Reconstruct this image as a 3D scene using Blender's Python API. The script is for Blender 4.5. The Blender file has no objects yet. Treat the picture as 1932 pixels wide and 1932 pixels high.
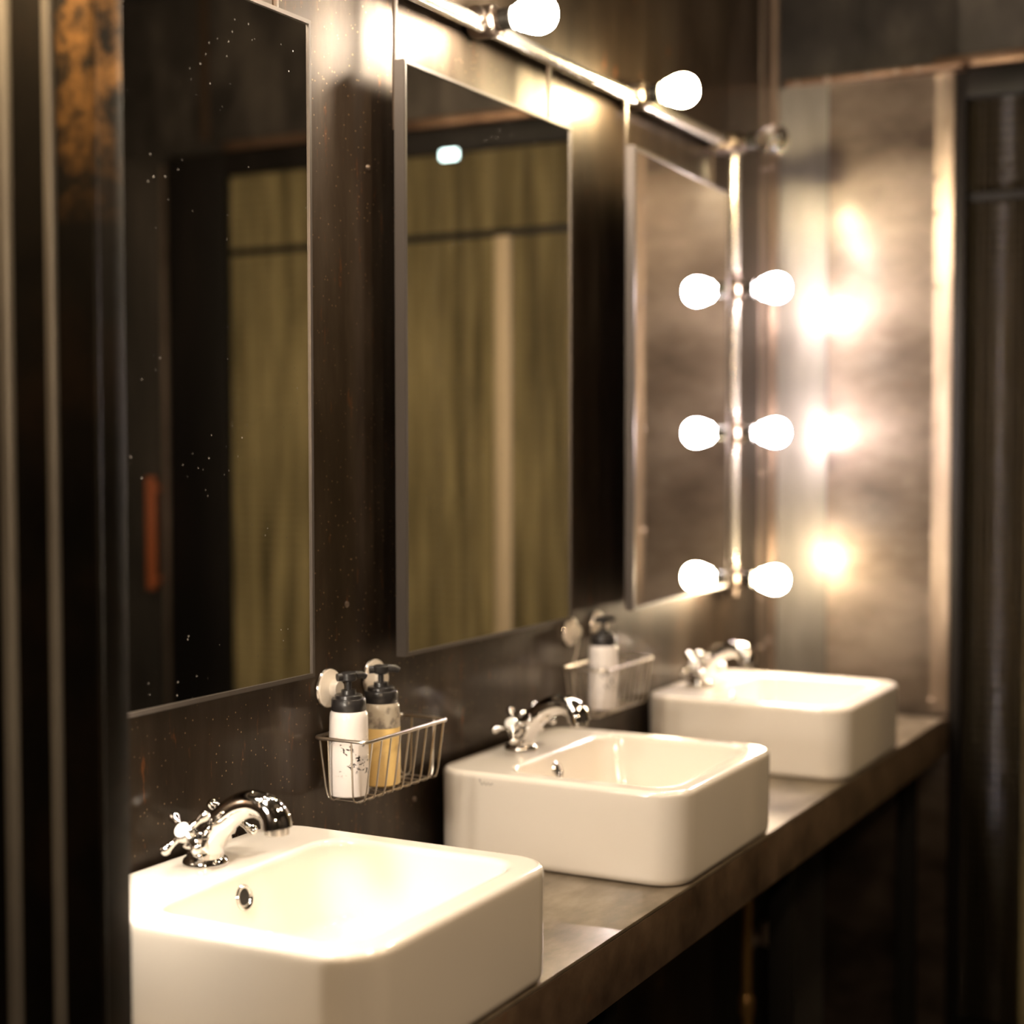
import bpy, bmesh, math, random
from mathutils import Vector, Matrix
PI = math.pi
random.seed(7)
sc = bpy.context.scene
C = sc.collection

# ------------------------------------------------------------------ camera
cd = bpy.data.cameras.new('camera'); cam = bpy.data.objects.new('camera', cd); C.objects.link(cam)
yaw, pit, rol, fpx = 0.4933, 0.0408, -0.0012, 2957.04
F = Vector((math.cos(yaw)*math.cos(pit), math.sin(yaw)*math.cos(pit), -math.sin(pit)))
R = F.cross(Vector((0, 0, 1))).normalized(); U = R.cross(F)
R2 = math.cos(rol)*R + math.sin(rol)*U; U2 = -math.sin(rol)*R + math.cos(rol)*U
M = Matrix((R2, U2, -F)).transposed().to_4x4(); M.translation = (-1.2445, -1.259, 1.4816)
cam.matrix_world = M
cd.sensor_fit = 'HORIZONTAL'; cd.sensor_width = 24.0; cd.lens = 24.0*fpx/1932
cd.clip_start = 0.01
cd.dof.use_dof = True; cd.dof.focus_distance = 2.03; cd.dof.aperture_fstop = 1.30
sc.camera = cam
# ------------------------------------------------------------------ world, exposure
w = bpy.data.worlds.new('world'); sc.world = w; w.use_nodes = True
w.node_tree.nodes['Background'].inputs[0].default_value = (0.02, 0.018, 0.015, 1)
w.node_tree.nodes['Background'].inputs[1].default_value = 0.3
vs = sc.view_settings
vs.view_transform = 'Standard'; vs.look = 'None'; vs.gamma = 1.0; vs.use_curve_mapping = False
vs.exposure = 0.0
sc.cycles.sample_clamp_indirect = 30
sc.cycles.max_bounces = 10

# ------------------------------------------------------------------ materials
def newmat(name):
    m = bpy.data.materials.new(name); m.use_nodes = True
    nt = m.node_tree; b = nt.nodes['Principled BSDF']
    return m, nt, b
def setp(b, **k):
    for n, v in k.items():
        b.inputs[n.replace('_', ' ')].default_value = v
def simple(name, col, rough=0.5, metal=0.0, **k):
    m, nt, b = newmat(name)
    b.inputs['Base Color'].default_value = (*col, 1); b.inputs['Roughness'].default_value = rough
    b.inputs['Metallic'].default_value = metal
    setp(b, **k)
    return m
def N(nt, t, **k):
    n = nt.nodes.new(t)
    for a, v in k.items(): setattr(n, a, v)
    return n
def ramp(nt, src, stops):
    r = N(nt, 'ShaderNodeValToRGB')
    e = r.color_ramp.elements
    while len(e) < len(stops): e.new(0.5)
    for i, (p, c) in enumerate(stops):
        e[i].position = p; e[i].color = (*c, 1) if len(c) == 3 else c
    nt.links.new(src, r.inputs[0]); return r
def steel(name, cols, rough=(0.25, 0.5), metal=0.9, scale=(3, 3, 0.7), coat=0.0, coat_rough=0.1, nscale=2.2, bump=0.06,
          rust=0.0, rust_glow_col=(0.22, 0.08, 0.025), rth=(0.60, 0.72), rscale=16, specks=0.0, glow_z=None):
    """hot-rolled sheet: cloudy grey-brown mill scale, vertical run marks, rust freckles"""
    m, nt, b = newmat(name); L = nt.links.new
    tc = N(nt, 'ShaderNodeTexCoord'); mp = N(nt, 'ShaderNodeMapping'); mp.inputs['Scale'].default_value = scale
    L(tc.outputs['Object'], mp.inputs[0])
    n1 = N(nt, 'ShaderNodeTexNoise'); n1.inputs['Scale'].default_value = nscale; n1.inputs['Detail'].default_value = 6; n1.inputs['Roughness'].default_value = 0.6
    L(mp.outputs[0], n1.inputs['Vector'])
    n2 = N(nt, 'ShaderNodeTexNoise'); n2.inputs['Scale'].default_value = nscale*0.45; n2.inputs['Detail'].default_value = 3
    L(tc.outputs['Object'], n2.inputs['Vector'])
    cr = ramp(nt, n1.outputs[0], [(0.3, cols[0]), (0.5, cols[1]), (0.7, cols[2])])
    col = cr.outputs[0]
    if rust:
        n3 = N(nt, 'ShaderNodeTexNoise'); n3.inputs['Scale'].default_value = rscale; n3.inputs['Detail'].default_value = 8; n3.inputs['Roughness'].default_value = 0.7
        L(mp.outputs[0], n3.inputs['Vector'])
        rm = ramp(nt, n3.outputs[0], [(rth[0], (0, 0, 0)), (rth[1], (rust,)*3)])
        fac = rm.outputs[0]
        if glow_z:      # orange bulb glow on the upper sheet, put into the rust colour
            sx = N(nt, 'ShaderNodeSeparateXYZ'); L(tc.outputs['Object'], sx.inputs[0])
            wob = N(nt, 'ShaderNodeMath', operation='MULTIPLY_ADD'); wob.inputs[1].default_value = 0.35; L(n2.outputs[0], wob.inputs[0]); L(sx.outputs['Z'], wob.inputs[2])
            zr = N(nt, 'ShaderNodeMapRange'); zr.inputs[1].default_value = glow_z[0]; zr.inputs[2].default_value = glow_z[1]; L(wob.outputs[0], zr.inputs[0])
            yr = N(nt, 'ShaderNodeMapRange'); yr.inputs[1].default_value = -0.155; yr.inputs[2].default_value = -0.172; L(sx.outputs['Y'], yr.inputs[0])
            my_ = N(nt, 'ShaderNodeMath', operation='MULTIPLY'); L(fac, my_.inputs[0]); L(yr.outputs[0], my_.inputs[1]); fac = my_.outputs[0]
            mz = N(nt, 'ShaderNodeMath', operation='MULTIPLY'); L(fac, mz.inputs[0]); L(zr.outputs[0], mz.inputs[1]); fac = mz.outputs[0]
        mx = N(nt, 'ShaderNodeMix', data_type='RGBA'); mx.inputs['B'].default_value = (*rust_glow_col, 1)
        L(fac, mx.inputs['Factor']); L(col, mx.inputs['A']); col = mx.outputs['Result']
    if specks:
        vo = N(nt, 'ShaderNodeTexVoronoi'); vo.inputs['Scale'].default_value = 95; L(tc.outputs['Object'], vo.inputs['Vector'])
        v1 = ramp(nt, vo.outputs['Distance'], [(0.08, (1, 1, 1)), (0.13, (0, 0, 0))])
        v2 = ramp(nt, n2.outputs[0], [(0.42, (0, 0, 0)), (0.60, (specks,)*3)])
        mm = N(nt, 'ShaderNodeMath', operation='MULTIPLY'); L(v1.outputs[0], mm.inputs[0]); L(v2.outputs[0], mm.inputs[1])
        mx = N(nt, 'ShaderNodeMix', data_type='RGBA'); mx.inputs['B'].default_value = (0.55, 0.36, 0.20, 1)
        L(mm.outputs[0], mx.inputs['Factor']); L(col, mx.inputs['A']); col = mx.outputs['Result']
    L(col, b.inputs['Base Color'])
    mr = N(nt, 'ShaderNodeMapRange'); mr.inputs[1].default_value = 0.3; mr.inputs[2].default_value = 0.7
    mr.inputs[3].default_value = rough[0]; mr.inputs[4].default_value = rough[1]
    L(n2.outputs[0], mr.inputs[0]); L(mr.outputs[0], b.inputs['Roughness'])
    b.inputs['Metallic'].default_value = metal
    b.inputs['Coat Weight'].default_value = coat; b.inputs['Coat Roughness'].default_value = coat_rough
    bp = N(nt, 'ShaderNodeBump'); bp.inputs['Strength'].default_value = bump; bp.inputs['Distance'].default_value = 0.02
    L(n1.outputs[0], bp.inputs['Height']); L(bp.outputs[0], b.inputs['Normal'])
    return m
def emit(name, col, s):
    m = bpy.data.materials.new(name); m.use_nodes = True; nt = m.node_tree
    nt.nodes.clear(); e = N(nt, 'ShaderNodeEmission'); o = N(nt, 'ShaderNodeOutputMaterial')
    e.inputs[0].default_value = (*col, 1); e.inputs[1].default_value = s
    nt.links.new(e.outputs[0], o.inputs[0]); return m

MAT = {}
MAT['wall_steel'] = steel('wall_steel', ((0.018, 0.011, 0.006), (0.050, 0.034, 0.022), (0.11, 0.083, 0.060)), rough=(0.40, 0.52), metal=0.85, coat=0.35, coat_rough=0.12, rust=0.8, rust_glow_col=(0.26, 0.085, 0.02), specks=0.7)
MAT['far_steel'] = steel('far_steel', ((0.055, 0.038, 0.028), (0.16, 0.122, 0.094), (0.30, 0.24, 0.195)), rough=(0.34, 0.48), metal=0.7, coat=0.5, coat_rough=0.145, scale=(1, 1.2, 2.2), rust=0.2)
MAT['far_steel_grey'] = steel('far_steel_grey', ((0.12, 0.106, 0.09), (0.19, 0.172, 0.15), (0.26, 0.238, 0.212)), rough=(0.34, 0.46), metal=0.7, coat=0.45, coat_rough=0.145, rust=0.15)
MAT['dark_steel'] = steel('dark_steel', ((0.015, 0.013, 0.012), (0.03, 0.026, 0.022), (0.05, 0.042, 0.035)), rough=(0.4, 0.6), metal=0.5)
MAT['black_steel'] = steel('black_steel', ((0.003, 0.0025, 0.002), (0.005, 0.004, 0.0035), (0.009, 0.007, 0.006)), rough=(0.45, 0.6), metal=0.0)
MAT['black_steel'].node_tree.nodes['Principled BSDF'].inputs['Specular IOR Level'].default_value = 0.15
MAT['header_steel'] = steel('header_steel', ((0.012, 0.010, 0.009), (0.035, 0.030, 0.026), (0.075, 0.065, 0.055)), rough=(0.4, 0.55), metal=0.6, scale=(3, 3, 1.5))
MAT['rust_trim'] = steel('rust_trim', ((0.06, 0.032, 0.018), (0.12, 0.072, 0.045), (0.2, 0.13, 0.09)), rough=(0.35, 0.5), metal=0.7)
MAT['partition_steel'] = steel('partition_steel', ((0.004, 0.003, 0.0025), (0.009, 0.007, 0.005), (0.02, 0.012, 0.007)), rough=(0.45, 0.6), metal=0.7, scale=(4, 4, 4), rust=1.0, rust_glow_col=(0.28, 0.145, 0.045), rth=(0.44, 0.62), rscale=5, glow_z=(1.86, 2.02))  # orange near the top paints the bulb's warm glow on the steel
MAT['rib_steel'] = steel('rib_steel', ((0.12, 0.11, 0.10), (0.2, 0.185, 0.165), (0.28, 0.26, 0.23)), rough=(0.4, 0.5), metal=0.4)
MAT['trim_steel'] = steel('trim_steel', ((0.14, 0.105, 0.08), (0.25, 0.195, 0.155), (0.36, 0.29, 0.24)), rough=(0.28, 0.4), scale=(6, 6, 1.2))
MAT['counter_top'] = steel('counter_top', ((0.10, 0.078, 0.052), (0.19, 0.152, 0.108), (0.29, 0.24, 0.18)), rough=(0.28, 0.42), metal=0.25, scale=(3, 6, 3), nscale=3, coat=0.06, bump=0.03)
MAT['counter_side'] = steel('counter_side', ((0.06, 0.036, 0.024), (0.15, 0.10, 0.065), (0.24, 0.165, 0.11)), rough=(0.4, 0.55), metal=0.5, scale=(3, 3, 3), nscale=3, rust=0.5)
MAT['under_black'] = simple('under_black', (0.010, 0.009, 0.008), 0.7, Specular_IOR_Level=0.12)
MAT['ceramic'] = simple('ceramic', (0.82, 0.76, 0.68), 0.12, Coat_Weight=0.5, Coat_Roughness=0.04)
MAT['chrome'] = simple('chrome', (0.62, 0.60, 0.58), 0.05, 1.0)
MAT['chrome_dull'] = simple('chrome_dull', (0.62, 0.58, 0.53), 0.18, 1.0)
MAT['conduit'] = simple('conduit', (0.72, 0.68, 0.60), 0.26, 0.9)
MAT['fitting'] = simple('fitting', (0.16, 0.125, 0.10), 0.28, 0.9)
MAT['bakelite'] = simple('bakelite', (0.02, 0.018, 0.015), 0.25)
MAT['alu'] = simple('alu', (0.105, 0.088, 0.076), 0.40, 0.7)
MAT['mullion'] = simple('mullion', (0.30, 0.23, 0.14), 0.6, 0.1)
MAT['strap'] = simple('strap', (0.045, 0.028, 0.017), 0.5, 0.6)
MAT['black_plastic'] = simple('black_plastic', (0.022, 0.020, 0.020), 0.3)
MAT['hole_dark'] = simple('hole_dark', (0.01, 0.008, 0.006), 0.6)
MAT['cup_plastic'] = simple('cup_plastic', (0.80, 0.72, 0.62), 0.25)
MAT['wire'] = simple('wire', (0.66, 0.60, 0.52), 0.28, 1.0)
MAT['copper'] = simple('copper', (0.45, 0.27, 0.10), 0.35, 0.8)
MAT['white_valve'] = simple('white_valve', (0.6, 0.5, 0.42), 0.4)
MAT['mark_grey'] = simple('mark_grey', (0.30, 0.28, 0.25), 0.5)
MAT['handle_brown'] = simple('handle_brown', (0.22, 0.06, 0.02), 0.35)
MAT['floor'] = steel('floor', ((0.02, 0.017, 0.014), (0.035, 0.03, 0.025), (0.06, 0.05, 0.04)), rough=(0.4, 0.6), metal=0.0, scale=(2, 2, 2))
MAT['cap_button'] = simple('cap_button', (0.85, 0.83, 0.80), 0.15)
MAT['clear_glass'] = simple('clear_glass', (0.9, 0.85, 0.75), 0.03, Transmission_Weight=1.0)

def mirror_mat():
    m, nt, b = newmat('mirror_silver'); L = nt.links.new
    setp(b, Metallic=1.0, Roughness=0.0); b.inputs['Base Color'].default_value = (0.80, 0.80, 0.76, 1)
    tc = N(nt, 'ShaderNodeTexCoord')
    v = N(nt, 'ShaderNodeTexVoronoi'); v.inputs['Scale'].default_value = 75
    L(tc.outputs['Object'], v.inputs['Vector'])
    r1 = ramp(nt, v.outputs['Distance'], [(0.06, (1, 1, 1)), (0.11, (0, 0, 0))])
    wn = N(nt, 'ShaderNodeTexNoise'); wn.inputs['Scale'].default_value = 9; wn.inputs['Detail'].default_value = 2
    L(tc.outputs['Object'], wn.inputs['Vector'])
    r2 = ramp(nt, wn.outputs[0], [(0.53, (0, 0, 0)), (0.64, (0.4, 0.4, 0.4))])
    mu = N(nt, 'ShaderNodeMath', operation='MULTIPLY'); L(r1.outputs[0], mu.inputs[0]); L(r2.outputs[0], mu.inputs[1])
    d = N(nt, 'ShaderNodeBsdfDiffuse'); d.inputs[0].default_value = (0.55, 0.5, 0.45, 1)
    mx = N(nt, 'ShaderNodeMixShader'); L(mu.outputs[0], mx.inputs[0]); L(b.outputs[0], mx.inputs[1]); L(d.outputs[0], mx.inputs[2])
    L(mx.outputs[0], nt.nodes['Material Output'].inputs[0])
    return m
MAT['mirror'] = mirror_mat()

def ribbed_glass():
    m, nt, b = newmat('ribbed_glass'); L = nt.links.new
    tc = N(nt, 'ShaderNodeTexCoord'); mp = N(nt, 'ShaderNodeMapping'); mp.inputs['Scale'].default_value = (1, 9, 0.8)
    L(tc.outputs['Object'], mp.inputs[0])
    n1 = N(nt, 'ShaderNodeTexNoise'); n1.inputs['Scale'].default_value = 2.5; n1.inputs['Detail'].default_value = 5; L(mp.outputs[0], n1.inputs['Vector'])
    cr = ramp(nt, n1.outputs[0], [(0.30, (0.13, 0.105, 0.055)), (0.5, (0.29, 0.235, 0.135)), (0.7, (0.48, 0.39, 0.23))])
    # pressed diamond relief
    sp = N(nt, 'ShaderNodeSeparateXYZ'); L(tc.outputs['Object'], sp.inputs[0])
    def lin(a, c):
        x = N(nt, 'ShaderNodeMath', operation='MULTIPLY'); x.inputs[1].default_value = a; L(sp.outputs['Y'], x.inputs[0])
        z = N(nt, 'ShaderNodeMath', operation='MULTIPLY_ADD'); z.inputs[1].default_value = c; L(sp.outputs['Z'], z.inputs[0]); L(x.outputs[0], z.inputs[2])
        s = N(nt, 'ShaderNodeMath', operation='SINE'); L(z.outputs[0], s.inputs[0]); return s
    s1, s2 = lin(190, 140), lin(190, -140)
    mu = N(nt, 'ShaderNodeMath', operation='MULTIPLY'); L(s1.outputs[0], mu.inputs[0]); L(s2.outputs[0], mu.inputs[1])
    bp = N(nt, 'ShaderNodeBump'); bp.inputs['Strength'].default_value = 1.0; bp.inputs['Distance'].default_value = 0.012; L(mu.outputs[0], bp.inputs['Height'])
    setp(b, Roughness=0.18, Metallic=0.0, IOR=1.6); b.inputs['Base Color'].default_value = (0.075, 0.062, 0.045, 1)
    L(bp.outputs[0], b.inputs['Normal'])
    t = N(nt, 'ShaderNodeBsdfTranslucent'); L(cr.outputs[0], t.inputs[0])
    mx = N(nt, 'ShaderNodeMixShader'); mx.inputs[0].default_value = 0.5; L(b.outputs[0], mx.inputs[1]); L(t.outputs[0], mx.inputs[2])
    L(mx.outputs[0], nt.nodes['Material Output'].inputs[0])
    return m
MAT['ribbed_glass'] = ribbed_glass()

def soap_white():
    m, nt, b = newmat('soap_white'); L = nt.links.new
    tc = N(nt, 'ShaderNodeTexCoord'); mp = N(nt, 'ShaderNodeMapping'); mp.inputs['Scale'].default_value = (1, 1, 1.3); L(tc.outputs['Object'], mp.inputs[0])
    n = N(nt, 'ShaderNodeTexNoise'); n.inputs['Scale'].default_value = 190; n.inputs['Detail'].default_value = 2; L(mp.outputs[0], n.inputs['Vector'])
    k = N(nt, 'ShaderNodeTexNoise'); k.inputs['Scale'].default_value = 42; k.inputs['Detail'].default_value = 1; L(tc.outputs['Object'], k.inputs['Vector'])
    a = ramp(nt, n.outputs[0], [(0.545, (0, 0, 0)), (0.60, (1, 1, 1))]); c = ramp(nt, k.outputs[0], [(0.50, (0, 0, 0)), (0.56, (1, 1, 1))])
    sp = N(nt, 'ShaderNodeSeparateXYZ'); L(tc.outputs['Object'], sp.inputs[0])
    zz = ramp(nt, sp.outputs['Z'], [(0.030, (0, 0, 0)), (0.036, (1, 1, 1)), (0.078, (1, 1, 1)), (0.084, (0, 0, 0))])   # worn print band
    m1 = N(nt, 'ShaderNodeMath', operation='MULTIPLY'); L(a.outputs[0], m1.inputs[0]); L(c.outputs[0], m1.inputs[1])
    m2 = N(nt, 'ShaderNodeMath', operation='MULTIPLY'); L(m1.outputs[0], m2.inputs[0]); L(zz.outputs[0], m2.inputs[1])
    mx = N(nt, 'ShaderNodeMix', data_type='RGBA'); mx.inputs['A'].default_value = (0.83, 0.78, 0.76, 1); mx.inputs['B'].default_value = (0.04, 0.035, 0.035, 1)
    L(m2.outputs[0], mx.inputs['Factor']); L(mx.outputs['Result'], b.inputs['Base Color'])
    setp(b, Roughness=0.22, Coat_Weight=0.3); b.inputs['Subsurface Weight'].default_value = 0.0
    return m
MAT['soap_white'] = soap_white()
def clear_plastic():
    m, nt, b = newmat('frosted_plastic'); L = nt.links.new
    tc = N(nt, 'ShaderNodeTexCoord'); n = N(nt, 'ShaderNodeTexNoise'); n.inputs['Scale'].default_value = 55; n.inputs['Detail'].default_value = 3; L(tc.outputs['Object'], n.inputs['Vector'])
    cr = ramp(nt, n.outputs[0], [(0.38, (0.30, 0.26, 0.22)), (0.52, (0.66, 0.58, 0.46))]); L(cr.outputs[0], b.inputs['Base Color'])
    setp(b, Roughness=0.2, Transmission_Weight=0.35, IOR=1.3); return m
MAT['frosted_plastic'] = clear_plastic()
MAT['soap_yellow'] = simple('soap_yellow', (0.90, 0.64, 0.26), 0.25, Coat_Weight=0.3)

# ------------------------------------------------------------------ mesh helpers
def obj(name, bm, mat, parent=None, smooth=True, angle=35, loc=None):
    bmesh.ops.recalc_face_normals(bm, faces=bm.faces)
    me = bpy.data.meshes.new(name); bm.to_mesh(me); bm.free()
    if smooth:
        me.shade_smooth(); me.set_sharp_from_angle(angle=math.radians(angle))
    me.materials.append(MAT[mat] if isinstance(mat, str) else mat)
    o = bpy.data.objects.new(name, me); C.objects.link(o)
    if loc is not None: o.location = loc
    if parent is not None: o.parent = parent
    return o
def empty(name, loc=(0, 0, 0)):
    o = bpy.data.objects.new(name, None); o.empty_display_size = 0.05; C.objects.link(o); o.location = loc; return o
def tag(o, label=None, cat=None, group=None, kind=None):
    if label: o['label'] = label
    if cat: o['category'] = cat
    if group: o['group'] = group
    if kind: o['kind'] = kind
    return o
def box(bm, a, b, bev=0.0, seg=2):
    r = bmesh.ops.create_cube(bm, size=1.0)
    c = [(a[i]+b[i])/2 for i in range(3)]; s = [abs(b[i]-a[i]) for i in range(3)]
    for v in r['verts']:
        v.co = Vector((c[i]+v.co[i]*s[i] for i in range(3)))
    if bev:
        es = {e for v in r['verts'] for e in v.link_edges}
        bmesh.ops.bevel(bm, geom=list(es), offset=bev, segments=seg, affect='EDGES', profile=0.5)
def mbox(name, a, b, mat, parent=None, bev=0.0, seg=2, smooth=True):
    bm = bmesh.new(); box(bm, a, b, bev, seg); return obj(name, bm, mat, parent, smooth)
def frame_of(t, ref=Vector((0.13, 0.21, 0.97))):
    t = t.normalized()
    if abs(t.dot(ref)) > 0.98: ref = Vector((1, 0.1, 0))
    n = t.cross(ref).normalized(); return n, t.cross(n).normalized()
def sweep(bm, pts, radii, seg=12, cap=True, closed=False, ell=None):
    """tube with rotation-minimising frames; radii scalar or list"""
    pts = [Vector(p) for p in pts]; n = len(pts)
    if not isinstance(radii, (list, tuple)): radii = [radii]*n
    T = []
    for i in range(n):
        if closed: t = pts[(i+1) % n]-pts[(i-1) % n]
        else: t = pts[min(i+1, n-1)]-pts[max(i-1, 0)]
        T.append(t.normalized())
    nx, bx = frame_of(T[0]); rings = []
    for i in range(n):
        if i:
            q = T[i-1].rotation_difference(T[i]); nx = q @ nx; bx = T[i].cross(nx).normalized(); nx = bx.cross(T[i]).normalized()
        ring = []
        for k in range(seg):
            a = 2*PI*k/seg
            ring.append(bm.verts.new(pts[i] + radii[i]*(math.cos(a)*nx + math.sin(a)*bx)))
        rings.append(ring)
    m = n if closed else n-1
    for i in range(m):
        A, B = rings[i], rings[(i+1) % n]
        off = 0
        if closed and i == n-1:
            off = min(range(seg), key=lambda o: (A[0].co-B[o].co).length)
        for k in range(seg):
            bm.faces.new((A[k], A[(k+1) % seg], B[(k+1+off) % seg], B[(k+off) % seg]))
    if cap and not closed:
        bm.faces.new(rings[0][::-1]); bm.faces.new(rings[-1])
def lathe(bm, prof, origin=(0, 0, 0), axis=(0, 0, 1), seg=24):
    """prof: list of (r, h) along axis"""
    o = Vector(origin); ax = Vector(axis).normalized(); n, b = frame_of(ax, Vector((0.02, 1, 0.03)))
    rings = []
    for r, h in prof:
        if r <= 1e-6: rings.append([bm.verts.new(o+ax*h)])
        else: rings.append([bm.verts.new(o+ax*h+r*(math.cos(2*PI*k/seg)*n+math.sin(2*PI*k/seg)*b)) for k in range(seg)])
    for A, B in zip(rings, rings[1:]):
        for k in range(seg):
            k2 = (k+1) % seg
            if len(A) == 1 and len(B) == 1: continue
            if len(A) == 1: bm.faces.new((A[0], B[k], B[k2]))
            elif len(B) == 1: bm.faces.new((A[k], A[k2], B[0]))
            else: bm.faces.new((A[k], A[k2], B[k2], B[k]))
    if len(rings[0]) > 1: bm.faces.new(rings[0][::-1])
    if len(rings[-1]) > 1: bm.faces.new(rings[-1])
def catmull(P, n=8, closed=False):
    P = [Vector(p) for p in P]; out = []; m = len(P)
    for i in range(m if closed else m-1):
        g = (lambda j: P[j % m]) if closed else (lambda j: P[max(0, min(m-1, j))])
        p0, p1, p2, p3 = g(i-1), g(i), g(i+1), g(i+2)
        for k in range(n):
            t = k/n
            out.append(0.5*((2*p1)+(p2-p0)*t+(2*p0-5*p1+4*p2-p3)*t*t+(3*p1-p0-3*p2+p3)*t**3))
    if not closed: out.append(P[-1])
    return out
def lathe_s(bm, prof, *a):
    lathe(bm, [(max(v.x, 0.0), v.y) for v in catmull([(r, h, 0) for r, h in prof], 4)], *a)
def lerp_list(vals, n):
    out = []
    m = len(vals)-1
    for i in range(n):
        t = i/(n-1)*m; k = min(int(t), m-1); out.append(vals[k]+(vals[k+1]-vals[k])*(t-k))
    return out
def copy_tree(o, parent=None):
    c = o.copy(); C.objects.link(c)
    if parent is not None: c.parent = parent; c.matrix_parent_inverse = o.matrix_parent_inverse
    for ch in list(o.children): copy_tree(ch, c)
    return c

# ================================================================== SETTING
XF, YR, XB, ZT = 2.495, -2.55, -2.1, 2.85
def struct(o, label, cat): return tag(o, label, cat, kind='structure')
struct(mbox('floor', (XB, YR, -0.06), (4.5, 0.1, 0), 'floor'), 'dark floor of the washroom under the counter', 'floor')
struct(mbox('ceiling', (XB, YR, ZT), (4.5, 0.1, ZT+0.06), 'dark_steel'), 'dark steel ceiling above the washroom', 'ceiling')
wl = struct(mbox('wall_left', (XB, 0, 0), (XF+0.06, 0.06, ZT), 'wall_steel'), 'dark rusted steel wall that carries the three mirrors', 'wall')
struct(mbox('wall_right', (XB, YR-0.06, 0), (4.5, YR, ZT), 'dark_steel'), 'dark steel wall opposite the mirrors', 'wall')
struct(mbox('wall_near', (XB-0.06, YR, 0), (XB, 0.06, ZT), 'dark_steel'), 'dark steel wall behind the viewer', 'wall')
for i, (x, z) in enumerate(((0.66, 1.885), (0.60, 1.26), (0.78, 0.945), (1.30, 1.30))):
    bm = bmesh.new(); lathe(bm, [(0.0045, 0.0), (0.0042, 0.0018), (0.0022, 0.003), (0, 0.0033)], (x, 0.0, z), (0, -1, 0), 12)
    obj('screw_head', bm, 'trim_steel', wl)
# far wall: backing + two slightly bowed sheets + header
wf = struct(mbox('wall_back', (XF+0.012, -0.43, 0), (XF+0.07, 0.06, ZT), 'dark_steel'), 'bright worn steel wall at the far end beside the counter', 'wall')
def bowed(name, y0, y1, z0, z1, bulge, mat, yc=None):
    bm = bmesh.new(); ny, nz = 14, 16; g = []
    for i in range(ny+1):
        t = i/ny; row = []
        for j in range(nz+1):
            s = j/nz
            d = bulge*(1-(2*t-1)**2)*(1-(2*s-1)**4) + 0.0012*math.sin(9*s+2*t)*t*(1-t)*4
            yy = y0+(y1-y0)*t; row.append(bm.verts.new((XF-0.05*(1+yy/0.425)-d, y0+(y1-y0)*t, z0+(z1-z0)*s)))
        g.append(row)
    for i in range(ny):
        for j in range(nz): bm.faces.new((g[i][j], g[i][j+1], g[i+1][j+1], g[i+1][j]))
    bmesh.ops.solidify(bm, geom=bm.faces, thickness=0.003)
    return obj(name, bm, mat, wf)
bowed('steel_sheet', -0.002, -0.132, 0.0, 2.352, 0.0, 'far_steel_grey')
bowed('steel_sheet', -0.134, -0.425, 0.0, 2.352, 0.0, 'far_steel')
bowed('steel_sheet', -0.002, -0.43, 2.362, ZT-0.002, 0.0, 'header_steel')
# header and the rest of the far wall right of the glass doors
wh = struct(mbox('wall_header', (XF, -2.55, 2.37), (XF+0.07, -0.43, ZT), 'header_steel'), 'dark steel header above the ribbed glass doors', 'wall')
mbox('rust_strip', (XF-0.008, -1.89, 2.40), (XF, -1.862, ZT), 'strap', wh)
struct(mbox('wall_door_side', (XF, YR, 0), (XF+0.07, -2.02, 2.37), 'dark_steel'), 'dark steel wall next to the ribbed glass doors', 'wall')
# corner angle with rivets
def riv(parent, p, ax, r=0.006):
    bm = bmesh.new(); lathe(bm, [(r, 0), (r*0.9, r*0.35), (r*0.5, r*0.6), (0, r*0.7)], p, ax, 12); return obj('rivet', bm, 'trim_steel', parent)
def angle_trim(name, label, prof, z0, z1):
    bm = bmesh.new(); vs0 = [bm.verts.new((x, y, z0)) for x, y in prof]; f = bm.faces.new(vs0)
    r = bmesh.ops.extrude_face_region(bm, geom=[f]); vv = [v for v in r['geom'] if isinstance(v, bmesh.types.BMVert)]
    bmesh.ops.translate(bm, verts=vv, vec=(0, 0, z1-z0))
    bmesh.ops.bevel(bm, geom=[e for e in bm.edges if abs(e.verts[0].co.z-e.verts[1].co.z) > 0.1], offset=0.003, segments=3, affect='EDGES')
    o = obj(name, bm, 'trim_steel'); return struct(o, label, 'trim')
t1 = angle_trim('trim_1', 'shiny riveted steel angle in the corner behind the vertical lamp pipe',
    [(XF-0.15, 0), (XF-0.15, -0.004), (XF-0.066, -0.004), (XF-0.066, -0.012), (XF-0.044, -0.012), (XF-0.044, 0)], 0.85, ZT-0.01)
for z in (2.15, 1.74, 1.42, 1.12, 1.0):
    riv(t1, (XF-0.135, -0.004, z), (0, -1, 0)); riv(t1, (XF-0.08, -0.004, z+0.01), (0, -1, 0))
t2 = angle_trim('trim_2', 'pale riveted steel angle between far wall and glass door',
    [(XF-0.006, -0.376), (XF-0.006, -0.392), (XF-0.014, -0.394), (XF-0.014, -0.423), (XF+0.04, -0.423), (XF+0.04, -0.418), (XF, -0.418), (XF, -0.376)], 0.85, 2.365)
for z in (2.11, 2.03, 1.86, 1.53, 1.27, 0.88): riv(t2, (XF-0.006, -0.383, z), (-1, 0, 0), 0.007)
t3 = struct(mbox('trim_3', (XF-0.062, -0.45, 2.352), (XF+0.01, -0.03, 2.366), 'rust_trim', None, 0.003), 'thin rusty steel strip across the far wall above the door', 'trim')
for y in (-0.06, -0.135, -0.235, -0.30, -0.35): riv(t3, (XF-0.062, y, 2.359), (-1, 0, 0), 0.007)
t4 = struct(mbox('trim_4', (XF-0.016, -1.80, 2.362), (XF+0.01, -0.376, 2.39), 'rust_trim', None, 0.004), 'steel angle running over the top of the glass doors', 'trim')

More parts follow.
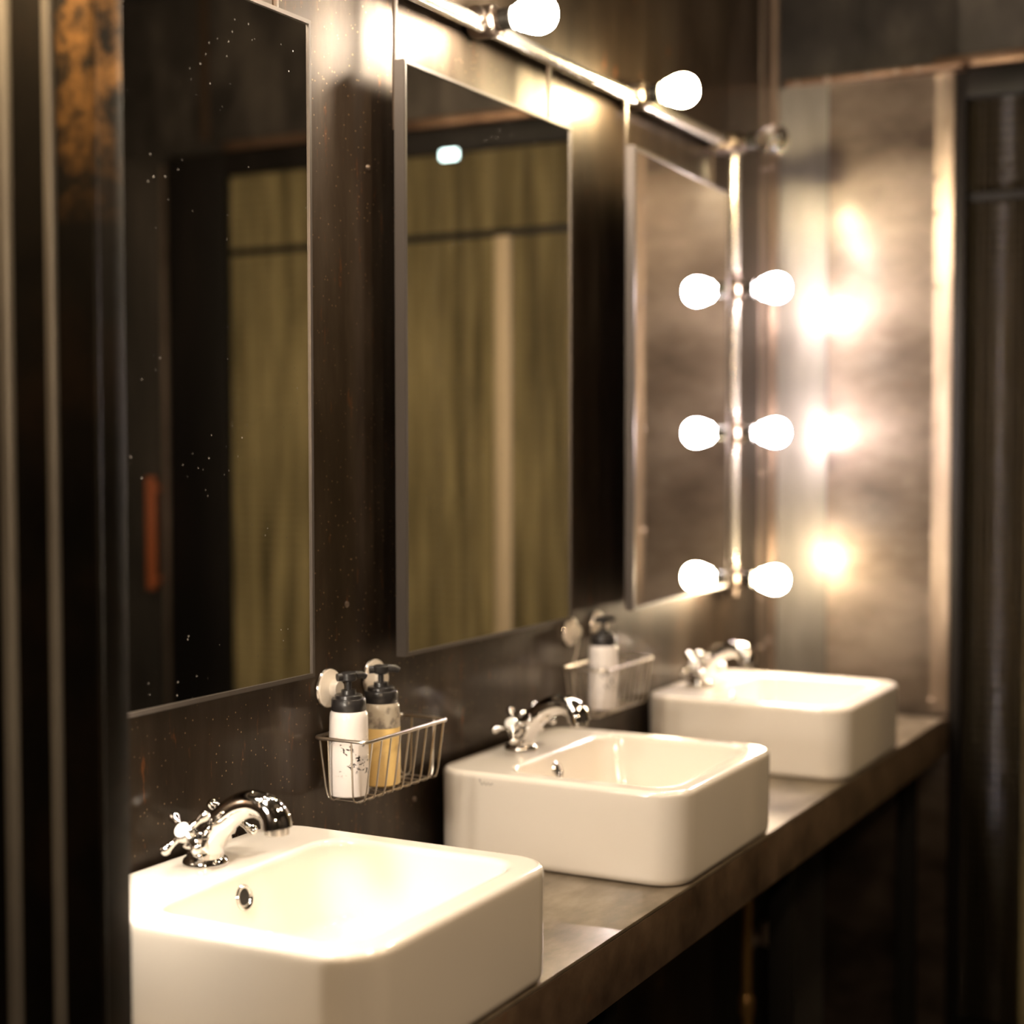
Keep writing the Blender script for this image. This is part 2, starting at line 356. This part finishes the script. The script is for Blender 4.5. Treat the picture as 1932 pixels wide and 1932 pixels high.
# ribbed glass sliding doors
d1 = empty('door_1', (XF, -1.12, 0)); struct(d1, 'dark framed wide door of ribbed olive glass at the far end', 'door')
def dpart(name, a, b, mat, bev=0.003):
    bm = bmesh.new(); box(bm, [a[0]-XF, a[1]+1.12, a[2]], [b[0]-XF, b[1]+1.12, b[2]], bev); return obj(name, bm, mat, d1)
dpart('door_frame', (XF-0.012, -0.450, 0), (XF+0.05, -0.424, 2.36), 'black_steel')
dpart('door_frame', (XF-0.012, -2.02, 0), (XF+0.05, -1.80, 2.36), 'black_steel')
dpart('top_rail', (XF-0.012, -1.80, 2.29), (XF+0.05, -0.45, 2.36), 'black_steel')
dpart('bottom_rail', (XF-0.012, -1.80, 0), (XF+0.05, -0.45, 0.12), 'black_steel')
dpart('transom_bar', (XF+0.008, -1.80, 2.055), (XF+0.02, -0.45, 2.075), 'under_black')
dpart('mullion', (XF-0.004, -0.89, 0.12), (XF+0.03, -0.845, 2.055), 'mullion')
def pane(y0, y1, z0, z1):
    bm = bmesh.new(); per = 0.014; n = int(round((y1-y0)/per))*8; rows = []
    for i in range(n+1):
        y = y0+(y1-y0)*i/n; d = 0.0025*math.cos(2*PI*i/8)
        rows.append((bm.verts.new((0.018+d, y+1.12, z0)), bm.verts.new((0.018+d, y+1.12, z1))))
    for a, b in zip(rows, rows[1:]): bm.faces.new((a[0], b[0], b[1], a[1]))
    bmesh.ops.solidify(bm, geom=bm.faces, thickness=0.004)
    return obj('pane', bm, 'ribbed_glass', d1, angle=80)
pane(-0.85, -0.45, 0.12, 2.06); pane(-1.80, -0.885, 0.12, 2.06); pane(-1.80, -0.45, 2.07, 2.29)
# plain service room behind the glass with its own lamp
struct(mbox('wall_service_room', (4.40, YR, 0), (4.46, 0.06, ZT), 'counter_top'), 'brown wall of the room behind the ribbed glass', 'wall')
struct(mbox('wall_light_block', (XF+0.07, -0.62, 0), (4.4, -0.56, ZT), 'counter_top'), 'brown wall added behind the ribbed glass to block its lamp', 'wall')  # added unseen wall, keeps lamp light off the glass nearest the corner
bl = empty('service_lamp', (3.85, -1.40, 1.60)); tag(bl, 'warm globe lamp glowing behind the ribbed glass door', 'lamp')
bm = bmesh.new(); lathe(bm, [(0.0, -0.06), (0.035, -0.05), (0.06, -0.012), (0.055, 0.03), (0.03, 0.055), (0.02, 0.07)], (0, 0, 0), (0, 0, 1), 20)
obj('globe', bm, emit('service_glow', (1.0, 0.80, 0.48), 900), bl)
bm = bmesh.new(); sweep(bm, [(0, 0, 0.07), (0, 0, 1.25)], 0.008); lathe(bm, [(0.02, 0.06), (0.024, 0.10), (0.01, 0.12)], seg=16); obj('stem', bm, 'bakelite', bl)
# dark door further along the far wall, seen in the mirror beside the pillar
d2 = struct(mbox('door_2', (XF-0.012, -2.50, 0.02), (XF+0.01, -2.045, 2.33), 'dark_steel', None, 0.004), 'black steel door with a brown pull handle', 'door')
bm = bmesh.new(); box(bm, (XF-0.06, -2.075, 1.05), (XF-0.035, -2.05, 1.395), 0.006)
for z in (1.08, 1.36): sweep(bm, [(XF-0.04, -2.062, z), (XF-0.01, -2.062, z)], 0.008)
obj('handle', bm, 'handle_brown', d2)
struct(mbox('trim_5', (XF-0.018, -2.042, 0), (XF+0.0, -2.024, 2.34), 'trim_steel', None, 0.004), 'narrow steel strip between the black door and its frame', 'trim')

# partition close to the viewer
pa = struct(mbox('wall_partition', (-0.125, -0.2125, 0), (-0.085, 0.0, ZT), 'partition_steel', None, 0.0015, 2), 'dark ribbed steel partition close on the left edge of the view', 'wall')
for y, r in ((-0.158, 0.0075), (-0.099, 0.0095), (-0.035, 0.0095)):
    bm = bmesh.new(); n = 10; A = []; B = []
    for k in range(n+1):
        a = PI*k/n; p = (-0.125-math.sin(a)*r, y+math.cos(a)*r)
        A.append(bm.verts.new((*p, 0.0))); B.append(bm.verts.new((*p, ZT)))
    for k in range(n): bm.faces.new((A[k], A[k+1], B[k+1], B[k]))
    obj('rib', bm, 'rib_steel', pa, angle=60)
bm = bmesh.new(); sweep(bm, [(-0.1235, -0.2110, 0.0), (-0.1235, -0.2110, ZT)], 0.004, 12); obj('edge_bead', bm, 'partition_steel', pa)

# ================================================================== COUNTER
ct = empty('vanity_counter', (1.2, -0.21, 0.76)); tag(ct, 'long brown steel counter slab carrying the three basins', 'counter')
bm = bmesh.new(); box(bm, (-0.085-1.2, -0.424+0.21, 0.084), (XF-0.06-1.2, 0.209, 0.09), 0.0015); obj('counter_top', bm, 'counter_top', ct)
bm = bmesh.new(); box(bm, (-0.085-1.2, -0.424+0.21, 0.0), (XF-0.012-1.2, -0.412+0.21, 0.0838), 0.0015); obj('front_apron', bm, 'counter_side', ct)
bm = bmesh.new(); box(bm, (-0.084-1.2, -0.412+0.21, 0.03), (XF-0.06-1.2, 0.209, 0.0838)); obj('core', bm, 'under_black', ct)
for x in (-0.04, 0.70, 1.50, 2.42):
    bm = bmesh.new(); box(bm, (x-1.2, -0.36+0.21, -0.76), (x+0.04-1.2, -0.32+0.21, 0.03), 0.003); obj('leg', bm, 'under_black', ct)

# ================================================================== BASINS
SL, SD, SH, PITCH, ZC = 0.425, 0.418, 0.139, 0.8131, 0.85
def rrect(cx, cy, hx, hy, r, z, n=8):
    out = []
    for sx, sy, a0 in ((1, 1, 0), (-1, 1, 90), (-1, -1, 180), (1, -1, 270)):
        for k in range(n+1):
            a = math.radians(a0+90*k/n); out.append((cx+sx*(hx-r)+r*math.cos(a), cy+sy*(hy-r)+r*math.sin(a), z))
    return out
def make_basin():
    e = empty('wash_basin'); bm = bmesh.new(); L = []
    hx, hy = SL/2, SD/2; cy = -0.01-hy
    ro = 0.055
    def out(ins, z): L.append(rrect(hx, cy, hx-ins, hy-ins, ro-ins, z))
    out(0.016, 0.0); out(0.010, 0.0008); out(0.004, 0.004); out(0.0015, 0.010); out(0.0012, 0.014)
    for k in range(1, 5): out(0.0012*(1-k/5), 0.014+k*0.021)
    out(0.0, SH-0.016)
    rr = 0.009
    for k in range(0, 7):
        a = PI/2*k/6; out(rr*(1-math.cos(a)), SH-rr+rr*math.sin(a))
    out(rr+0.003, SH)
    # inner opening
    icx = hx; y0, y1 = -0.118, -0.010-SD+0.030; icy = (y0+y1)/2; ihx = hx-0.032; ihy = (y0-y1)/2
    ri = 0.045
    def inn(ins, z, r=None): L.append(rrect(icx, icy, ihx-ins, ihy-ins, max(ri-ins*0.2, 0.02) if r is None else r, z))
    inn(-0.004, SH)
    for k in range(0, 6):
        a = PI/2*k/5; inn(0.008*math.sin(a)-0.001, SH-0.008*(1-math.cos(a)))
    inn(0.0075, SH-0.012)
    for k in range(1, 6): inn(0.0075+0.016*k/5, SH-0.012-0.072*k/5)
    for k in range(1, 8):
        a = PI/2*k/7; inn(0.0235+0.035*(1-math.cos(a)), SH-0.084-0.030*math.sin(a), 0.04)
    inn(0.075, SH-0.1155, 0.035); inn(0.11, SH-0.118, 0.02)
    rings = [[bm.verts.new(p) for p in l] for l in L]; n = len(rings[0])
    for A, B in zip(rings, rings[1:]):
        for k in range(n): bm.faces.new((A[k], A[(k+1) % n], B[(k+1) % n], B[k]))
    bm.faces.new(rings[0][::-1]); bm.faces.new(rings[-1])
    obj('basin_body', bm, 'ceramic', e, angle=50)
    # overflow ring on the sloping rear wall
    ax = Vector((0, -1, 0.22)).normalized(); p = Vector((hx-0.012, -0.1295, SH-0.030))
    bm = bmesh.new(); lathe(bm, [(0.0095, -0.002), (0.0145, -0.002), (0.0150, 0.001), (0.0135, 0.0028), (0.0110, 0.0022), (0.0095, 0.0), (0.0095, -0.002)], p, ax, 28)
    ov = obj('overflow_ring', bm, 'chrome', e)
    bm = bmesh.new(); lathe(bm, [(0.0098, -0.0015), (0.0098, 0.0), (0.0, 0.0002)], p, ax, 24); obj('overflow_hole', bm, 'hole_dark', ov)
    bm = bmesh.new(); lathe(bm, [(0.031, 0), (0.031, 0.002), (0.024, 0.003), (0.021, 0.0), (0.016, 0.004), (0.0, 0.006)], (hx, icy, SH-0.1185), (0, 0, 1), 28)
    obj('drain', bm, 'chrome', e)
    return e
basins = []
bl_ = ['largest nearest white basin, brightly lit inside, beside the dark partition',
       'middle white basin on the counter with a small maker mark on its side',
       'farthest white basin on the counter next to the bright steel wall']
b0 = make_basin()
for i in range(3):
    b = b0 if i == 0 else copy_tree(b0)
    b.location = (PITCH*i-0.004, 0, ZC); tag(b, bl_[i], 'basin', 'white basins on the counter'); basins.append(b)
# little printed mark on the near side of the middle basin
bm = bmesh.new()
pts = []
for k in range(41):
    t = k/40; pts.append((-0.0004, -0.098-0.024*t, 0.124+0.0028*math.sin(22*t)*(1-0.6*t)+(0.004 if k < 3 else 0)))
sweep(bm, pts, 0.0005, 5); obj('maker_mark', bm, 'mark_grey', basins[1])

# ================================================================== FAUCETS
def make_faucet(rot=0.0, tilt=38):
    e = empty('faucet')
    bm = bmesh.new(); lathe(bm, [(0.0, 0.0), (0.027, 0.0), (0.0275, 0.003), (0.026, 0.007), (0.0225, 0.0095), (0.021, 0.010)], seg=32); obj('base_flange', bm, 'chrome', e)
    P = [(0, 0, 0.008), (0, -0.003, 0.022), (0, -0.012, 0.038), (0, -0.030, 0.058), (0, -0.052, 0.074), (0, -0.075, 0.080), (0, -0.094, 0.075), (0, -0.103, 0.064), (0, -0.105, 0.055)]
    pl = catmull(P, 8); rad = lerp_list([0.0225, 0.0205, 0.0185, 0.0175, 0.0165, 0.016, 0.0165, 0.018, 0.0185], len(pl))
    bm = bmesh.new(); sweep(bm, pl, rad, 24); obj('spout', bm, 'chrome', e)
    bm = bmesh.new(); lathe(bm, [(0.0145, 0.0), (0.0145, 0.009), (0.012, 0.010), (0.0, 0.0095)], (0, -0.105, 0.057), (0, -0.02, -1), 24); obj('aerator', bm, 'chrome_dull', e)
    for s in (-1, 1):
        ax = Vector((s*math.cos(math.radians(tilt)), -0.05, math.sin(math.radians(tilt)))).normalized()
        o = Vector((s*0.008, -0.004, 0.020))
        bm = bmesh.new(); lathe(bm, [(0.0135, 0.0), (0.0135, 0.014), (0.015, 0.016), (0.015, 0.020), (0.0115, 0.022), (0.0115, 0.028), (0.0135, 0.030), (0.0125, 0.034), (0.008, 0.036), (0.007, 0.044)], o, ax, 24)
        st = obj('valve_stem', bm, 'chrome', e)
        h = o+ax*0.046
        bm = bmesh.new(); lathe(bm, [(0.008, -0.009), (0.0115, -0.005), (0.0125, 0.0), (0.011, 0.005), (0.009, 0.006)], h, ax, 24)
        n, b = frame_of(ax)
        for k in range(4):
            a = rot+(0.35 if s > 0 else 0)+k*PI/2; d = math.cos(a)*n+math.sin(a)*b
            ts = [0.006, 0.013, 0.019, 0.0235, 0.028, 0.032, 0.0345, 0.0353]; rs = [0.0046, 0.0040, 0.0040, 0.0054, 0.0068, 0.0064, 0.0040, 0.0006]
            sweep(bm, [h+d*t-ax*0.001*math.sin(t*60) for t in ts], rs, 12)
        ha = obj('cross_handle', bm, 'chrome', e)
        bm = bmesh.new(); lathe(bm, [(0.0092, 0.0), (0.0092, 0.0018), (0.006, 0.0034), (0.0, 0.004)], h+ax*0.0055, ax, 24); obj('index_button', bm, 'cap_button', ha)
    return e
fx = [(0.205, 0.70, 'chrome faucet with cross handles on the nearest basin'),
      (1.005, 0.12, 'chrome faucet with cross handles on the middle basin'),
      (1.80, 0.5, 'blurred chrome faucet with cross handles on the farthest basin')]
for x, r, lab in fx:
    f = make_faucet(r); f.location = (x, -0.066, ZC+SH-0.0002); tag(f, lab, 'faucet', 'chrome cross handle faucets')

# ================================================================== MIRRORS
MY, MT, MW, MZ0, MZ1 = -0.045, 0.018, 0.5503, 1.1768, 2.0414
def make_mirror(MW):
    e = empty('wall_mirror'); fw = 0.006
    bm = bmesh.new()
    o = [(0, 0), (MW, 0), (MW, MZ1-MZ0), (0, MZ1-MZ0)]; i_ = [(fw, fw), (MW-fw, fw), (MW-fw, MZ1-MZ0-fw), (fw, MZ1-MZ0-fw)]
    def ring(p, y): return [bm.verts.new((x, y, z)) for x, z in p]
    A, B, Cc, D = ring(o, MT), ring(o, 0), ring(i_, 0), ring(i_, 0.004)
    for P, Q in ((A, B), (B, Cc), (Cc, D)):
        for k in range(4): bm.faces.new((P[k], P[(k+1) % 4], Q[(k+1) % 4], Q[k]))
    bm.faces.new(A)
    bmesh.ops.bevel(bm, geom=[ed for ed in bm.edges if all(abs(v.co.y) < 1e-6 for v in ed.verts) and sum(v.co.x < 1e-6 or v.co.x > MW-1e-6 or v.co.z < 1e-6 or v.co.z > MZ1-MZ0-1e-6 for v in ed.verts) == 2], offset=0.0012, segments=2, affect='EDGES')
    obj('frame', bm, 'alu', e)
    bm = bmesh.new(); box(bm, (fw*0.8, 0.0025, fw*0.8), (MW-fw*0.8, 0.006, MZ1-MZ0-fw*0.8)); obj('glass', bm, 'mirror', e, smooth=False)
    for x in (0.006, MW-0.052):
        bm = bmesh.new(); box(bm, (x-0.005, MT, MZ1-MZ0-0.10), (x+0.005, MT+0.004, MZ1-MZ0+0.10), 0.0008); obj('hanging_strap', bm, 'strap', e)
    return e
for x, mw, ang, lab in ((0.461-0.45, 0.45, 0.0, 'dark tall mirror nearest the partition, above the nearest basin'),
                        (0.6888, MW, 0.0, 'middle tall mirror reflecting the olive ribbed glass'),
                        (1.436, 0.582, 3.1, 'farthest tall mirror reflecting glowing bulbs')):
    m = make_mirror(mw); a = math.radians(ang)
    m.rotation_euler.z = a; m.location = (x, MY-mw*math.sin(a), MZ0); tag(m, lab, 'mirror', 'tall framed mirrors')

# ================================================================== LAMP PIPE AND BULBS
PY, PZ, PX, PR = -0.030, 2.150, 2.085, 0.0125
lp = empty('lamp_pipe', (PX, 0, PZ)); tag(lp, 'pale metal conduit running above the mirrors and down the corner', 'conduit')
def rel(p): return (p[0]-PX, p[1], p[2]-PZ)
def spot(x, y, z): return Vector(rel((x, y, z)))
bx_h = [-0.235, 0.36, 0.955, 1.55, 2.085]
bx_v = [1.833, 1.515, 1.189]
bm = bmesh.new(); sweep(bm, [rel((-1.2, PY, PZ)), rel((PX-0.02, PY, PZ))], PR, 16); obj('horizontal_pipe', bm, 'conduit', lp)
bm = bmesh.new(); sweep(bm, [rel((PX, PY-0.002, PZ-0.015)), rel((PX, PY-0.002, 1.165))], PR*0.95, 16); obj('vertical_pipe', bm, 'conduit', lp)
NX = -0.055   # second down pipe, hidden behind the partition
bm = bmesh.new(); sweep(bm, [rel((NX, PY-0.002, PZ-0.015)), rel((NX, PY-0.002, 1.165))], PR*0.95, 16); obj('vertical_pipe', bm, 'conduit', lp)
def fitting(x, z, vert=False, hook=True):
    bm = bmesh.new()
    ax = (0, 0, 1) if vert else (1, 0, 0)
    o = spot(x, PY, z)
    # round junction body across the pipe, with collars on both pipe ends
    lathe(bm, [(0.013, -0.040), (0.0175, -0.038), (0.0175, -0.028), (0.015, -0.026), (0.015, 0.026), (0.0175, 0.028), (0.0175, 0.038), (0.013, 0.040)], o, ax, 20)
    lathe(bm, [(0.024, 0.024), (0.026, 0.018), (0.026, -0.012), (0.024, -0.018), (0.018, -0.022), (0.018, -0.030), (0.0, -0.030)], o, (0, 1, 0), 24)
    b = obj('junction_fitting', bm, 'fitting', lp)
    bm = bmesh.new(); lathe(bm, [(0.0165, -0.028), (0.0175, -0.034), (0.0175, -0.046), (0.0195, -0.048), (0.0195, -0.053), (0.016, -0.054), (0.0, -0.050)], o, (0, 1, 0), 24)
    obj('lamp_socket', bm, 'bakelite', b)
    for dx, dz in ((0.017, 0.017), (-0.017, 0.017), (-0.017, -0.017), (0.017, -0.017)):
        bm = bmesh.new(); lathe(bm, [(0.0035, 0), (0.0032, 0.003), (0, 0.004)], o+Vector((dx, -0.019, dz)), (0, -1, 0), 8); obj('cap_screw', bm, 'chrome_dull', b)
    return b
for x in bx_h: fitting(x, PZ+0.008)
for z in bx_v: fitting(PX, z, True); fitting(NX, z, True)
for x in (1.86, ):   # little clamp at the end of the top pipe
    bm = bmesh.new(); box(bm, rel((x+0.13, -0.06, PZ-0.02)), rel((x+0.20, 0.0, PZ-0.010)), 0.002); obj('pipe_clamp', bm, 'trim_steel', lp)

KB = 420
def bulb_mesh(name, mat, k=1.0):
    e = empty('light_bulb')
    bm = bmesh.new(); lathe_s(bm, [(0.013, 0.0), (0.0135, 0.010), (0.0215, 0.0125), (0.0225, 0.018), (0.0245, 0.022), (0.0285, 0.032), (0.0305, 0.043), (0.0300, 0.052), (0.0265, 0.062), (0.0195, 0.070), (0.0095, 0.0745), (0.0, 0.0755)], (0, 0, 0), (0, -1, 0), 48)
    obj('glass_globe', bm, mat, e)
    bm = bmesh.new(); lathe(bm, [(0.011, 0.014), (0.0125, 0.006), (0.0125, -0.002), (0.0135, -0.0035), (0.0135, -0.006)], (0, 0, 0), (0, 1, 0), 20); obj('screw_cap', bm, 'chrome_dull', e)
    return e
cols = {'A': (1.0, 0.86, 0.68), 'B': (1.0, 0.80, 0.45), 'V': (1.0, 0.85, 0.83), 'W': (1.0, 0.80, 0.52), 'N': (1.0, 0.87, 0.71), 'O': (1.0, 0.70, 0.38)}
def bulb(loc, colk, label, s=1.0, mat=None):
    b = bulb_mesh('b', mat or emit('bulb_'+colk, cols[colk], KB*s)); b.location = loc
    tag(b, label, 'bulb', 'bulbs on the lamp pipe'); return b
BY = PY-0.049
bulb((bx_h[0], BY, PZ+0.008), 'O', 'glowing bulb over the viewer side of the partition', 1.5)
bulb((bx_h[1], BY, PZ+0.008), 'N', 'glowing bulb above the nearest mirror', 1.0)
bulb((bx_h[2], BY, PZ+0.008), 'A', 'glowing bulb above the middle mirror, cut by the top edge', 1.0)
bulb((bx_h[3], BY, PZ+0.008), 'B', 'yellow glowing bulb above the gap before the farthest mirror', 0.8)
bulb((bx_h[4], BY, PZ+0.008), 'B', 'unlit clear bulb at the end of the top pipe', mat=MAT['clear_glass'])
for z, k, s, lab in zip(bx_v, 'VVW', (0.75, 0.75, 0.65), ('topmost glowing bulb on the vertical pipe', 'middle glowing bulb on the vertical pipe', 'lowest glowing bulb on the vertical pipe')):
    bulb((PX, PY-0.055, z), k, lab, s)

for z, lab in zip(bx_v, ('topmost glowing bulb behind the partition', 'middle glowing bulb behind the partition', 'lowest glowing bulb behind the partition')):
    bulb((NX, PY-0.050, z), 'N', lab, 0.42)

# small cool emergency light on the glass door head
el = empty('indicator_light', (XF-0.012, -1.015, 2.28)); tag(el, 'small cold white indicator light on the top rail of the glass door', 'light')
bm = bmesh.new(); box(bm, (-0.012, -0.034, -0.018), (0.0, 0.034, 0.018), 0.006, 3); obj('housing', bm, 'bakelite', el)
bm = bmesh.new(); box(bm, (-0.020, -0.026, -0.013), (-0.010, 0.026, 0.013), 0.005, 3); obj('lens', bm, emit('cold_led', (0.75, 1.0, 0.98), 9), el)

# ================================================================== WIRE BASKETS
def make_basket():
    """local: origin at wall, x along the wall 0..0.218, y negative into the room, z up from the basket floor"""
    e = empty('wire_basket'); W, D0, D1, H = 0.216, -0.008, -0.095, 0.084
    c = 0.012
    def rr(x0, x1, y0, y1, z, r, n=5):
        pts = []
        for cx, cy, a0 in ((x1-r, y0-r, 0), (x0+r, y0-r, 90), (x0+r, y1+r, 180), (x1-r, y1+r, 270)):
            for k in range(n+1):
                a = math.radians(a0+90*k/n); pts.append((cx+r*math.cos(a), cy+r*math.sin(a), z))
        return pts
    bm = bmesh.new(); sweep(bm, rr(0, W, D0, D1, H, c), 0.0026, 10, closed=True); obj('rim', bm, 'wire', e)
    ins = 0.012
    def u_wire(p0, p1, dirv):
        ins = 0.012 if dirv == 0 else 0.004
        # from rim down, across the floor, and up to the other side
        a, b = Vector(p0), Vector(p1); d = (b-a).normalized()
        P = [a, a+d*ins*0.8+Vector((0, 0, -H*0.8)), a+d*ins+Vector((0, 0, -H+0.008)), a+d*(ins+0.002)+Vector((0, 0, -H+0.003)), a+d*(ins+0.008)+Vector((0, 0, -H)),
             b-d*(ins+0.008)+Vector((0, 0, -H)), b-d*(ins+0.002)+Vector((0, 0, -H+0.003)), b-d*ins+Vector((0, 0, -H+0.008)), b-d*ins*0.8+Vector((0, 0, -H*0.8)), b]
        bm = bmesh.new(); sweep(bm, P, 0.00125, 8); obj('wire', bm, 'wire', e)
    for k in range(9):
        x = 0.014+(W-0.028)*k/8
        u_wire((x, D1, H-0.002), (x, D0, H-0.002), 0)
    for y in (-0.032, -0.070):
        u_wire((0.0, y, H-0.002), (W, y, H-0.002), 1)
    # suction cups with hooks
    for x in (0.045, 0.160):
        bm = bmesh.new(); lathe(bm, [(0.026, 0.0005), (0.027, 0.003), (0.026, 0.006), (0.018, 0.009), (0.0125, 0.012), (0.012, 0.018), (0.0105, 0.021), (0.0, 0.0215)], (x, 0, H+0.062), (0, -1, 0), 28); cup = obj('suction_cup', bm, 'cup_plastic', e)
        bm = bmesh.new(); lathe(bm, [(0.027, 0.0), (0.0285, 0.0015), (0.0275, 0.0035), (0.0265, 0.0035)], (x, 0, H+0.062), (0, -1, 0), 28); obj('steel_rim', bm, 'chrome_dull', cup)
        bm = bmesh.new(); sweep(bm, [(x, -0.016, H+0.062), (x, -0.019, H+0.045), (x, -0.014, H+0.02), (x, D0, H)], 0.002, 8); obj('hook', bm, 'wire', e)
    return e
k0 = make_basket(); k0.location = (0.507, 0, 1.001); tag(k0, 'wire basket holding white and yellow soap bottles beside the nearest mirror', 'basket', 'wire soap baskets')
k1 = copy_tree(k0); k1.location = (1.272, 0, 1.001); tag(k1, 'blurred wire basket holding one bottle below the middle mirror', 'basket', 'wire soap baskets')

# ================================================================== SOAP BOTTLES
def make_bottle(mat, yellow=False, turn=0.0):
    e = empty('soap_bottle'); r = 0.0278
    bm = bmesh.new(); 
    prof = [(0.0, 0.0), (r*0.86, 0.0), (r*0.97, 0.002), (r, 0.006), (r*1.0, 0.05), (r*0.975, 0.085), (r*0.955, 0.108), (r*0.93, 0.1145), (r*0.86, 0.1175), (0.0, 0.1175)]
    if yellow:
        lathe(bm, [(0.0, 0.0), (r*0.86, 0.0), (r*0.97, 0.002), (r, 0.006), (r*1.0, 0.05), (r*0.985, 0.083), (0.0, 0.083)], seg=32); obj('soap_fill', bm, 'soap_yellow', e)
        bm = bmesh.new(); lathe(bm, [(r*0.985, 0.0832), (r*0.955, 0.108), (r*0.93, 0.1145), (r*0.86, 0.1175), (0.0, 0.1175)], seg=32); obj('clear_shoulder', bm, 'frosted_plastic', e)
    else:
        lathe(bm, prof, seg=32); obj('bottle_body', bm, mat, e)
    bm = bmesh.new(); lathe(bm, [(0.0235, 0.1177), (0.0240, 0.1185), (0.0240, 0.133), (0.0230, 0.1345), (0.0195, 0.135), (0.0190, 0.139), (0.0175, 0.140), (0.0105, 0.140), (0.010, 0.146), (0.0, 0.146)], seg=32); cap = obj('screw_collar', bm, 'black_plastic', e)
    bm = bmesh.new(); sweep(bm, [(0, 0, 0.145), (0, 0, 0.163)], 0.0042, 12); obj('pump_stem', bm, 'black_plastic', e)
    bm = bmesh.new(); lathe(bm, [(0.0085, 0.158), (0.0115, 0.160), (0.0115, 0.169), (0.009, 0.1705), (0.0, 0.171)], seg=20)
    d = Vector((math.cos(turn), math.sin(turn), 0))
    sweep(bm, [d*-0.017+Vector((0, 0, 0.164)), d*0.010+Vector((0, 0, 0.1655)), d*0.020+Vector((0, 0, 0.1655)), d*0.026+Vector((0, 0, 0.162))], [0.0055, 0.0058, 0.005, 0.0042], 12)
    obj('pump_head', bm, 'black_plastic', e)
    return e
s1 = make_bottle('soap_white', False, -0.55); s1.location = (0.5425, -0.042, 1.0028); tag(s1, 'white pump soap bottle with worn black print in the near basket', 'bottle', 'pump soap bottles')
s2 = make_bottle('soap_white', True, -0.9); s2.location = (0.6225, -0.043, 1.0028); tag(s2, 'yellow liquid soap bottle with black pump in the near basket', 'bottle', 'pump soap bottles')
s3 = make_bottle('soap_white', False, -0.4); s3.location = (1.357, -0.050, 1.0028); tag(s3, 'blurred white pump bottle in the far basket', 'bottle', 'pump soap bottles')

# ================================================================== UNDER THE COUNTER
pp = empty('drain_pipe', (2.0, -0.10, 0)); tag(pp, 'brassy vertical drain pipe in the dark below the farthest basin', 'pipe')
bm = bmesh.new(); sweep(bm, [(0, 0, 0.25), (0, 0, 0.758)], 0.012, 14); obj('pipe_run', bm, 'copper', pp)
bm = bmesh.new(); lathe(bm, [(0.016, 0.23), (0.018, 0.25), (0.018, 0.27), (0.013, 0.28)], seg=18); sweep(bm, catmull([(0, 0, 0.24), (0, 0, 0.20), (0, 0.03, 0.17), (0, 0.10, 0.17)], 6), 0.012, 14); obj('trap_elbow', bm, 'copper', pp)
vv = empty('stop_valve', (2.31, 0, 0.30)); tag(vv, 'small pale stop valve on the wall under the counter', 'valve')
bm = bmesh.new(); lathe(bm, [(0.024, 0.0), (0.024, 0.004), (0.010, 0.006), (0.010, 0.05), (0.0, 0.05)], axis=(0, -1, 0), seg=18); obj('valve_body', bm, 'white_valve', vv)
bm = bmesh.new(); lathe(bm, [(0.008, -0.01), (0.022, 0.0), (0.024, 0.02), (0.018, 0.045), (0.0, 0.05)], (0, -0.045, 0), (0, 0, 1), seg=18); obj('valve_knob', bm, 'white_valve', vv)

# ================================================================== ADDED FILL GLOBES (unseen, put in to brighten the basins and counter)
def fill_globe(loc, label, s, r=0.09):
    e = empty('added_fill_globe', (loc[0], loc[1], ZT)); tag(e, label, 'lamp', 'added fill globes')
    z = loc[2]-ZT
    bm = bmesh.new(); lathe(bm, [(0.0, -r)]+[(r*math.cos(a), r*math.sin(a)) for a in [math.radians(t) for t in range(-75, 76, 15)]]+[(0.02, r)], (0, 0, z), (0, 0, 1), 24); obj('globe', bm, emit('fill_glow', (1.0, 0.74, 0.48), s), e)
    bm = bmesh.new(); sweep(bm, [(0, 0, z+r), (0, 0, 0)], 0.004, 8); lathe(bm, [(0.024, z+r-0.01), (0.026, z+r+0.03), (0.008, z+r+0.045)], seg=16); lathe(bm, [(0.05, -0.02), (0.05, 0.0)], seg=20); obj('cord', bm, 'bakelite', e)
fill_globe((-1.6, -1.5, 1.95), 'added unseen fill globe behind the viewer', 170)
fill_globe((0.25, -1.35, 2.50), 'added unseen fill globe in the aisle across from the nearest basin', 125, 0.08)
fill_globe((1.25, -1.35, 2.50), 'added unseen fill globe in the aisle across from the middle basin', 125, 0.08)
